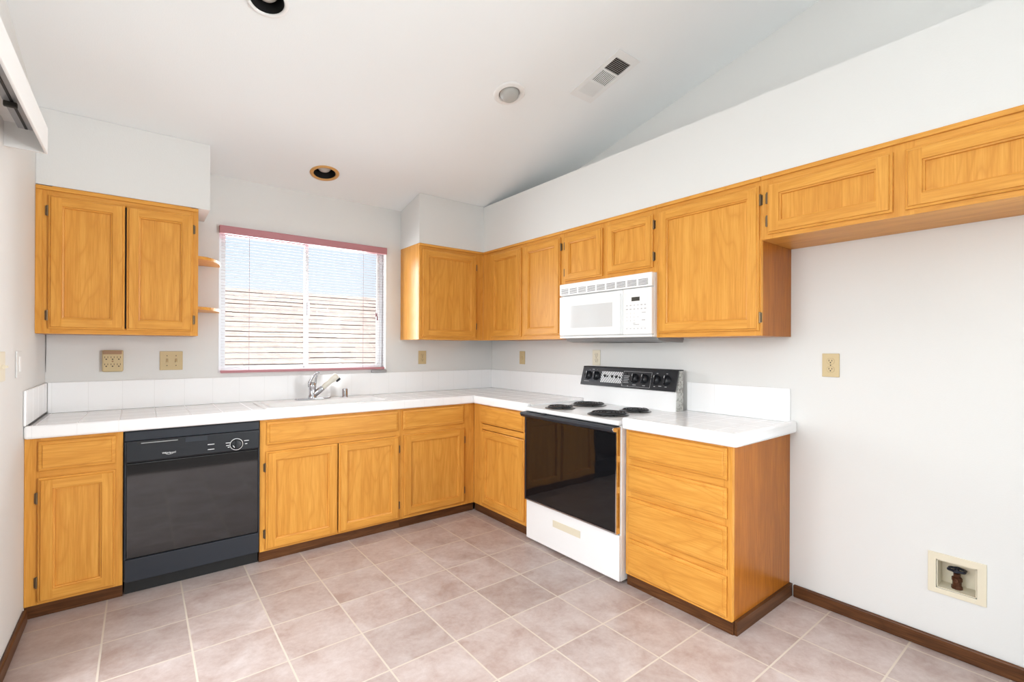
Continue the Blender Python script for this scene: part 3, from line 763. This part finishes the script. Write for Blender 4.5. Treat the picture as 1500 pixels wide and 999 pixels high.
    for i in range(5): MB().box(G, 1.724, 1.724+(.045, .04, .045, .038, .045)[i], v(1.118-.011*i), v(1.121-.011*i), 0, .0005, 'grey_mark').build('marking', pn)
    for u, w_, zz in ((1.395, .012, 1.148), (1.425, .020, 1.152), (1.466, .010, 1.148), (1.36, .05, 1.066), (1.712, .01, 1.055), (1.762, .01, 1.053), (1.805, .028, 1.062), (1.885, .022, 1.062), (1.972, .012, 1.062), (2.008, .022, 1.066), (2.055, .014, 1.064), (1.98, .012, 1.146), (2.052, .012, 1.146)):
        MB().box(G, u, u+w_, v(zz), v(zz)+.0035, 0, .0005, 'grey_mark').build('marking', pn)
    q = MB()
    for a, b, z_0, z_1 in ((1.715, 1.945, 1.150, 1.1515), (1.715, 1.945, 1.0505, 1.052), (1.715, 1.7165, 1.0505, 1.1515), (1.9435, 1.945, 1.0505, 1.1515)):
        q.box(G, a, b, v(z_0), v(z_1), 0, .0005, 'grey_mark')
    q.build('panel_outline', pn)
    MB().lathe(G, 1.742, v(1.136), [(.007, .0006), (.006, .004), (.001, .0045)], 'dull_black', 14).build('indicator_lamp', pn)
    for u, zz in ((1.396, 1.109), (1.470, 1.109), (1.812, 1.107), (1.890, 1.107), (1.984, 1.106), (2.060, 1.106)):
        k = MB(); k.lathe(G, u, v(zz), [(.0335, .0007), (.0325, .006), (.028, .010), (.026, .020), (.001, .020)], 'black_plastic', 28)
        k.box(G, u-.0065, u+.0065, v(zz)-.025, v(zz)+.025, .020, .031, 'black_plastic')
        k.box(G, u-.0012, u+.0012, v(zz)+.010, v(zz)+.025, .031, .0315, 'white_mark')
        k.build('knob', pn)
cooking_range()

# ---------------------------------------------------------------- microwave
def microwave():
    m_ = thing('microwave', (-.2, -1.76, 1.38), 'white over-the-range microwave hung under the short oak wall cabinet', 'microwave')
    F = right(0); U0, U1 = 1.3785, 2.1495; W = 'white_plastic'
    b = MB(); b.box(F, U0, U1, 1.380, 1.7605, .003, .372, 'white_metal'); body = b.build('body', m_, .003)
    fp = Fr((0, 0, 0), (1, 0, 0), (0, 0, 1), (0, 1, 0))
    MB().prism(fp, [(-.345, 1.3795), (-.325, 1.362), (-.27, 1.352), (-.065, 1.350), (-.055, 1.3795)], -U1+.004, -U0-.004, 'grey_steel').build('hood_underside', m_, .003)
    o = MB().box(F, 1.62, 1.80, 1.3495, 1.3515, .12, .25, 'dull_black').box(F, 1.85, 2.03, 1.3495, 1.3515, .12, .25, 'dull_black').build('grease_filter', m_)
    # front, slightly bowed top grille
    f = right(-.3725)
    g = MB(); g.box(f, U0, U1, 1.678, 1.7605, 0, .028, W); gr = g.build('vent_grille', m_, .006)
    q = MB(); n = 9; us = [U0+.012+i*(U1-U0-.03)/n for i in range(n+1)]
    for i in range(n):
        for j in range(5):
            z = 1.690+.0078*j; q.box(f, us[i]+.007, us[i+1]-.007, z, z+.0032, .0281, .0286, 'charcoal_plastic')
    q.build('vent_slots', gr)
    MB().box(f, U0, U1, 1.381, 1.395, 0, .024, W).build('bottom_rail', m_, .003)
    d = MB(); d.box(f, U0, 1.940, 1.3965, 1.673, 0, .030, 'gloss_white'); dr = d.build('door', m_, .008, 3)
    fd = right(-.4026)
    MB().box(fd, 1.448, 1.858, 1.450, 1.602, 0, .0008, 'pale_grey_window').build('door_window', dr)
    h = MB(); pr = [(1.898, .0003), (1.904, .014), (1.918, .020), (1.930, .016), (1.934, .0003)]
    fh = Fr(fd.o, fd.u, fd.w, -fd.v)
    h.prism(fh, pr, -1.650, -1.402, W, False); h.build('door_handle', dr, .003)
    p = MB(); p.box(f, 1.9415, U1, 1.3965, 1.673, 0, .029, W); pn = p.build('control_panel', m_, .004)
    fk = right(-.4018)
    P = MB()
    MB().box(fk, 1.952, 2.125, 1.413, 1.650, 0, .0008, 'gloss_white').build('keypad', pn)
    fk2 = right(-.4027)
    MB().box(fk2, 2.008, 2.067, 1.597, 1.621, 0, .0008, 'lcd').build('display', pn)
    k = MB(); cu = [1.974, 2.001, 2.028, 2.055, 2.081, 2.106]
    for zz, ws in ((1.572, (.009, .012, .006, .007, .013, .012)), (1.549, (.016, .013, .012, .009, .011, .014))):
        for u, w_ in zip(cu, ws): k.box(fk2, u-w_/2, u+w_/2, zz-.003, zz+.003, 0, .0004, 'grey_mark')
    for zz, row in ((1.523, '123'), (1.501, '4560'), (1.479, '789')):
        for u, ch in zip(cu, row): text_mesh(k, fk2, ch, u, zz, .013, .0004, 'grey_mark')
    for u in cu: k.box(fk2, u-.005, u+.005, 1.4290, 1.4335, 0, .0004, 'grey_mark')
    k.box(fk2, 2.083, 2.110, 1.524, 1.528, 0, .0004, 'grey_mark').box(fk2, 2.083, 2.107, 1.478, 1.484, 0, .0004, 'grey_mark')
    k.box(fk2, 2.020, 2.036, 1.462, 1.466, 0, .0004, 'grey_mark').box(fk2, 2.022, 2.064, 1.453, 1.457, 0, .0004, 'grey_mark')
    k.box(fk2, 1.967, 2.11, 1.4405, 1.4412, 0, .0004, 'grey_mark')
    k.build('key_markings', pn)
microwave()

# ---------------------------------------------------------------- window blind
def blind():
    z1 = WZ1
    b = thing('window_blind', (-1.71, -.02, WZ0), 'mauve mini blind with open slats hanging over the kitchen window', 'blind')
    f = back(0)
    hr = MB(); hr.box(f, -2.319, -1.112, 2.094, 2.147, .001, .034, 'mauve'); hr.build('headrail', b, .003)
    MB().box(f, -2.310, -1.128, 1.129, 1.148, .003, .028, 'mauve').build('bottom_rail', b, .003)
    s = MB(); z = 1.158
    while z < 2.090:
        pr = [(.008, z), (.012, z+.0012), (.0155, z+.0016), (.019, z+.0012), (.023, z)]
        fr = Fr((0, 0, 0), (0, -1, 0), (0, 0, 1), (1, 0, 0))
        poly = pr + [(a, c-.0006) for a, c in reversed(pr)]
        s.prism(fr, poly, -2.306, -1.134, 'slat'); z += .0213
    s.build('slats', b)
    for x in (-2.137, -1.314):
        MB().tube([(x, -.0295, 1.146), (x, -.0295, 2.10)], .0009, 'mauve_dark', 6).build('ladder_cord', b)
    w = MB(); w.tube([(-1.205, -.032, 2.10), (-1.205, -.032, 1.60)], .0009, 'mauve_dark', 6); w.tube([(-1.197, -.032, 2.10), (-1.197, -.032, 1.57)], .0009, 'mauve_dark', 6); w.build('pull_cord', b)
    for x, z in ((-1.205, 1.60), (-1.197, 1.57)):
        MB().tube([(x, -.032, z), (x, -.032, z-.006), (x, -.032, z-.034)], [.003, .005, .007], 'mauve_dark', 8).build('cord_tassel', b)
blind()
m = MB().box(back(0), -1.236, -1.106, 1.101, 1.1235, .0015, .022, 'grey_steel')
tag(m.build('metal_bracket', bevel=.003), 'small grey metal bracket under the right end of the window', 'bracket')

# ---------------------------------------------------------------- outlets and switches
def duplex(fr, cu, cv, label, mat='ivory', w=.076, h=.118, cat='outlet', name='wall_outlet', plain=False):
    o = thing(name, fr.p(cu, cv-h/2, .001), label, cat, None if plain else 'duplex outlets on the walls')
    MB().box(fr, cu-w/2, cu+w/2, cv-h/2, cv+h/2, .0005, .006, mat).build('plate', o, .002)
    if plain:
        MB().lathe(fr, cu, cv-.004, [(.017, .0062), (.016, .0075), (.001, .0078)], mat, 18).build('cover_cap', o)
        return o
    for s in (-1, 1):
        v = cv+s*.0205; m = MB()
        pl = [(cu+.0165*math.cos(a), v+max(-.0135, min(.0135, .0165*math.sin(a)))) for a in [2*PI*k/24 for k in range(24)]]
        m.prism(fr, pl, .0062, .0082, mat)
        m.box(fr, cu-.0078, cu-.0052, v-.001, v+.008, .0083, .0087, 'slot_dark').box(fr, cu+.0052, cu+.0078, v-.001, v+.007, .0083, .0087, 'slot_dark')
        m.lathe(fr, cu, v-.0068, [(.0032, .0083), (.0030, .0087)], 'slot_dark', 10)
        ring_ = [(cu+.0178*math.cos(a), v+max(-.0148, min(.0148, .0178*math.sin(a)))) for a in [2*PI*k/24 for k in range(24)]]
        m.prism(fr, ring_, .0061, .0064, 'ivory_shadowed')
        m.build('socket', o)
    MB().lathe(fr, cu, cv, [(.003, .0062), (.0028, .0072)], 'slot_dark', 10).build('screw', o)
    return o
BW, RW, LW = back(0), right(0), left(-L)
duplex(BW, -.766, 1.2235, 'beige duplex outlet on the window wall, between the window and the corner')
duplex(RW, .479, 1.223, 'blank beige wall plate on the range wall, just right of the corner', cat='wall plate', name='wall_plate', plain=True)
duplex(RW, 1.371, 1.240, 'cream duplex outlet on the wall just above the range backguard', 'ivory_pale')
duplex(RW, 2.932, 1.231, 'beige duplex outlet on the bare wall of the refrigerator space')
def six_way():
    o = thing('outlet_adapter', BW.p(-2.8755, 1.157, .002), 'beige six-socket plug-in outlet adapter under the left wall cabinet', 'outlet adapter')
    u0, u1, v0, v1 = -2.926, -2.826, 1.155, 1.287
    MB().box(BW, u0, u1, v0, v1, .0005, .030, 'ivory').build('housing', o, .008, 3)
    MB().box(BW, u0+.004, u1-.006, 1.262, v1-.005, .0302, .0325, 'brown_plastic').build('top_band', o, .003)
    m = MB()
    for j, v in enumerate((1.239, 1.196)):
        for i in range(3):
            u = u0+.020+.0295*i
            m.box(BW, u-.0085, u-.006, v, v+.010, .0302, .0308, 'slot_dark').box(BW, u+.006, u+.0085, v, v+.010, .0302, .0308, 'slot_dark')
            m.lathe(BW, u, v-.007, [(.0038, .0302), (.0036, .0308)], 'slot_dark', 10)
    m.lathe(BW, u0+.0495, 1.219, [(.005, .0302), (.0045, .0308)], 'brown_plastic', 10)
    m.build('socket_slots', o)
six_way()
def double_switch():
    o = thing('light_switch', BW.p(-2.583, 1.158, .001), 'beige double toggle switch plate between the six-socket adapter and the window', 'light switch')
    MB().box(BW, -2.644, -2.522, 1.158, 1.280, .0005, .006, 'ivory').build('plate', o, .002)
    for u in (-2.606, -2.558):
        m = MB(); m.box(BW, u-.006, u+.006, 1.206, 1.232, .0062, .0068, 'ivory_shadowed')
        m.prism(Fr(BW.o, BW.w, BW.v, -BW.u), [(.0068, 1.212), (.016, 1.206), (.018, 1.212), (.0068, 1.226)], -u-.0035, -u+.0035, 'ivory'); m.build('toggle', o)
        for dz in (-.032, .032): MB().lathe(BW, u, 1.219+dz, [(.003, .0062), (.0028, .0072)], 'slot_dark', 10).build('screw', o)
double_switch()
def left_plate(u, label, toggle):
    o = thing('light_switch' if toggle else 'wall_plate', LW.p(u, 1.17, .001), label, 'light switch' if toggle else 'wall plate')
    MB().box(LW, u-.055, u+.055, 1.170, 1.288, .0005, .006, 'ivory_pale' if toggle else 'wall_paint').build('plate', o, .002)
    if toggle:
        MB().prism(Fr(LW.o, LW.w, LW.v, -LW.u), [(.0062, 1.222), (.022, 1.224), (.023, 1.231), (.0062, 1.237)], -u-.004, -u+.004, 'ivory_pale').build('toggle', o)
    else:
        MB().box(LW, u-.017, u+.017, 1.195, 1.263, .0062, .0085, 'white_plastic').build('insert', o, .001)
left_plate(-.772, 'white-painted plate on the left wall, the one nearer the countertop', False)
left_plate(-1.115, 'cream toggle switch plate cut by the left edge of the picture', True)

# ---------------------------------------------------------------- recessed valve box on the right wall
def valve_box():
    o = thing('valve_box', (0, -3.4, .25), 'cream recessed water valve box low on the right wall', 'valve box')
    f = right(0); u0, u1, v0, v1 = 3.309, 3.494, .253, .428
    a0, a1, b0, b1 = -VB[0], -VB[1], VB[2], VB[3]
    m = MB()
    O, I = [(u0, v0), (u1, v0), (u1, v1), (u0, v1)], [(a0, b0), (a1, b0), (a1, b1), (a0, b1)]
    for w_, sgn in ((.006, 1), (.0005, -1)):
        for k in range(4):
            j = (k+1) % 4; P = [f.p(*O[k], w_), f.p(*O[j], w_), f.p(*I[j], w_), f.p(*I[k], w_)]
            m.quad(P if sgn > 0 else P[::-1], 'cream_box')
    for loop, sgn in ((O, 1), (I, -1)):
        for k in range(4):
            j = (k+1) % 4; P = [f.p(*loop[k], .0005), f.p(*loop[j], .0005), f.p(*loop[j], .006), f.p(*loop[k], .006)]
            m.quad(P if sgn > 0 else P[::-1], 'cream_box')
    m.build('face_plate', o, .0015)
    g = .0015; n = MB()
    i0, i1, j0, j1 = a0+g, a1-g, b0+g, b1-g; dep = -.085
    n.box(f, i0, i1, j0, j0+.003, dep, .0002, 'cream_box').box(f, i0, i1, j1-.003, j1, dep, .0002, 'cream_box')
    n.box(f, i0, i0+.003, j0, j1, dep, .0002, 'cream_box').box(f, i1-.003, i1, j0, j1, dep, .0002, 'cream_box')
    n.box(f, i0, i1, j0, j1, dep-.003, dep, 'cream_box'); n.build('recess', o)
    x, y, z = .040, -3.397, j0+.003
    Z = Fr((x, y, z), (1, 0, 0), (0, 1, 0), (0, 0, 1))
    v = MB().lathe(Z, 0, 0, [(.019, 0), (.019, .012), (.015, .016), (.015, .030), (.018, .034), (.018, .048), (.012, .052), (.012, .064), (.005, .066), (.005, .078)], 'valve_brass', 8, False)
    v.lathe(Fr((x-.014, y, z+.040), (0, 1, 0), (0, 0, 1), (-1, 0, 0)), 0, 0, [(.0085, 0), (.0085, .012), (.004, .012), (.004, .006)], 'valve_brass', 12)
    vb = v.build('valve', o); vb['label'] = 'brown brass valve'
    w = MB(); pts = [Z.p((.027+.0025*math.cos(6*a))*math.cos(a), (.027+.0025*math.cos(6*a))*math.sin(a), .080) for a in [2*PI*k/48 for k in range(49)]]
    w.tube(pts, .0052, 'valve_blue', 8)
    for a in (0, PI/3*2, PI/3*4): w.tube([Z.p(0, 0, .078), Z.p(.027*math.cos(a), .027*math.sin(a), .080)], .004, 'valve_blue', 6)
    w.lathe(Z, 0, 0, [(.008, .072), (.008, .084), (.001, .085)], 'valve_blue', 10)
    hw = w.build('hand_wheel', vb); hw['label'] = 'dark blue scalloped hand wheel'
valve_box()

# ---------------------------------------------------------------- ceiling fittings
def can(i, trim, ro, ri, label):
    x, y, rh = CANS[i]; f = cframe(x, y)
    o = thing('recessed_light', (x, y, ceil_z(y)), label, 'ceiling light', 'recessed lights in the ceiling')
    m = MB().lathe(f, 0, 0, [(ro, .0006), (ro-.003, .007), (ri+.004, .008), (ri, .003), (ri, -.004)], trim, 40, caps=False); m.build('trim_ring', o)
    b = MB().lathe(f, 0, 0, [(ri-.001, .002), (ri-.006, -.05), (ri-.012, -.13), (.001, -.131)], 'dull_black', 40, caps=False); b.build('baffle', o)
    MB().lathe(f, 0, 0, [(.020, -.126), (.030, -.09), (.044, -.045), (.045, -.035), (.036, -.024), (.018, -.018), (.001, -.0165)], 'bulb', 28, caps=False).build('bulb', o)
can(0, 'gold_trim', .099, .074, 'recessed ceiling light with tan trim ring and black inside, near the window')
can(1, 'white_plastic', .086, .068, 'recessed ceiling light with pale trim, cut by the top edge of the picture')
def eyeball():
    x, y = -1.019, -1.585; f = cframe(x, y)
    o = thing('eyeball_light', (x, y, ceil_z(y)), 'white round ceiling light with a frosted grey lens, left of the air vent', 'ceiling light')
    MB().lathe(f, 0, 0, [(.096, .0006), (.094, .006), (.086, .010), (.080, .008), (.074, .012), (.066, .011), (.062, .003)], 'white_plastic', 44, caps=False).build('trim_ring', o)
    MB().lathe(f, 0, 0, [(.0625, .0006), (.0600, .003), (.001, .0035)], 'grey_steel', 40, caps=False).build('shadow_gap', o)
    t = (f.w + Vector((-.18, -.12, 0))).normalized(); uu = t.orthogonal().normalized(); g = Fr(f.p(0, 0, .003), uu, t.cross(uu), t)
    prof = [(.056*math.cos(a), .030*math.sin(a)+.006) for a in [PI/2*k/10 for k in range(10)]] + [(.0005, .036)]
    MB().lathe(g, 0, 0, [(.056, .0)]+prof, 'grey_lens', 36, caps=False).build('lens', o)
eyeball()
def register():
    x0, x1, y0, y1 = -.690, -.506, -2.143, -1.760
    yc = (y0+y1)/2; f = cframe((x0+x1)/2, yc); hw = (x1-x0)/2; hh = (y1-y0)/2*KS
    o = thing('air_vent', f.p(0, 0, 0), 'white rectangular air register with three louvre sections on the sloping ceiling', 'air vent')
    W = 'white_metal'; m = MB(); b = .030; c = .046
    m.box(f, -hw, hw, -hh, -hh+c, .0006, .006, W).box(f, -hw, hw, hh-c, hh, .0006, .006, W)
    m.box(f, -hw, -hw+b, -hh+c, hh-c, .0006, .006, W).box(f, hw-b, hw, -hh+c, hh-c, .0006, .006, W)
    L_ = 2*(hh-c); s = L_/3
    for k in (1, 2): m.box(f, -hw+b, hw-b, -hh+c+k*s-.006, -hh+c+k*s+.006, .0006, .006, W)
    m.build('frame', o, .001)
    MB().box(f, -hw+b, hw-b, -hh+c, hh-c, .0004, .0009, 'slot_dark').build('duct_opening', o)
    def blades(v0, v1, n, along, tilt):
        q = MB()
        for k in range(n):
            if along == 'u':
                v = v0+(v1-v0)*(k+.5)/n; w_ = (v1-v0)/n*(.84 if abs(tilt) > 1 else .40)
                P = [f.p(-hw+b, v-w_/2, .0015 if tilt > 0 else .0055), f.p(hw-b, v-w_/2, .0015 if tilt > 0 else .0055), f.p(hw-b, v+w_/2, .0055 if tilt > 0 else .0015), f.p(-hw+b, v+w_/2, .0055 if tilt > 0 else .0015)]
            else:
                a = -hw+b; u = a+(2*hw-2*b)*(k+.5)/n; w_ = (2*hw-2*b)/n*.24
                P = [f.p(u-w_/2, v0, .0015), f.p(u-w_/2, v1, .0015), f.p(u+w_/2, v1, .0055), f.p(u+w_/2, v0, .0055)]
            q.add(P+[p+f.w*.0006 for p in P], [(0, 1, 2, 3), (7, 6, 5, 4), (0, 4, 5, 1), (1, 5, 6, 2), (2, 6, 7, 3), (3, 7, 4, 0)], W)
        q.build('louvre_section', o)
    a = -hh+c
    blades(a, a+s-.006, 8, 'u', -2); blades(a+s+.006, a+2*s-.006, 10, 'v', 1); blades(a+2*s+.006, a+3*s, 9, 'u', 1)
register()
# ---------------------------------------------------------------- sliding-door valance on the left wall
def valance():
    y0, y1 = -3.85, -1.065; z0, z1 = 2.112, 2.222; x0, x1 = -L+.0005, -3.050
    o = thing('blind_valance', (-3.11, (y0+y1)/2, z0), 'white vertical-blind valance box on the left wall, cut by the top left edge', 'valance')
    V = 'valance_white'
    MB().box(WORLD, x1-.010, x1, y0, y1, z0, z1, V).build('front_board', o, .003)
    MB().box(WORLD, x0, x1-.0102, y0, y1, z1-.010, z1, V).build('top_board', o)
    for a in (y0, y1-.010): MB().box(WORLD, x0, x1-.0102, a, a+.010, z0, z1-.0102, V).build('end_board', o)
    t = MB().box(WORLD, -3.130, -3.082, y0+.02, y1-.05, z1-.040, z1-.0105, 'track_grey').box(WORLD, -3.110, -3.102, y0+.02, y1-.055, z1-.0425, z1-.0402, 'dull_black')
    t.build('track', o)
    MB().box(WORLD, -3.128, -3.092, -1.40, -1.385, z1-.062, z1-.043, 'slot_dark').build('vane_carrier', o, .003)
valance()
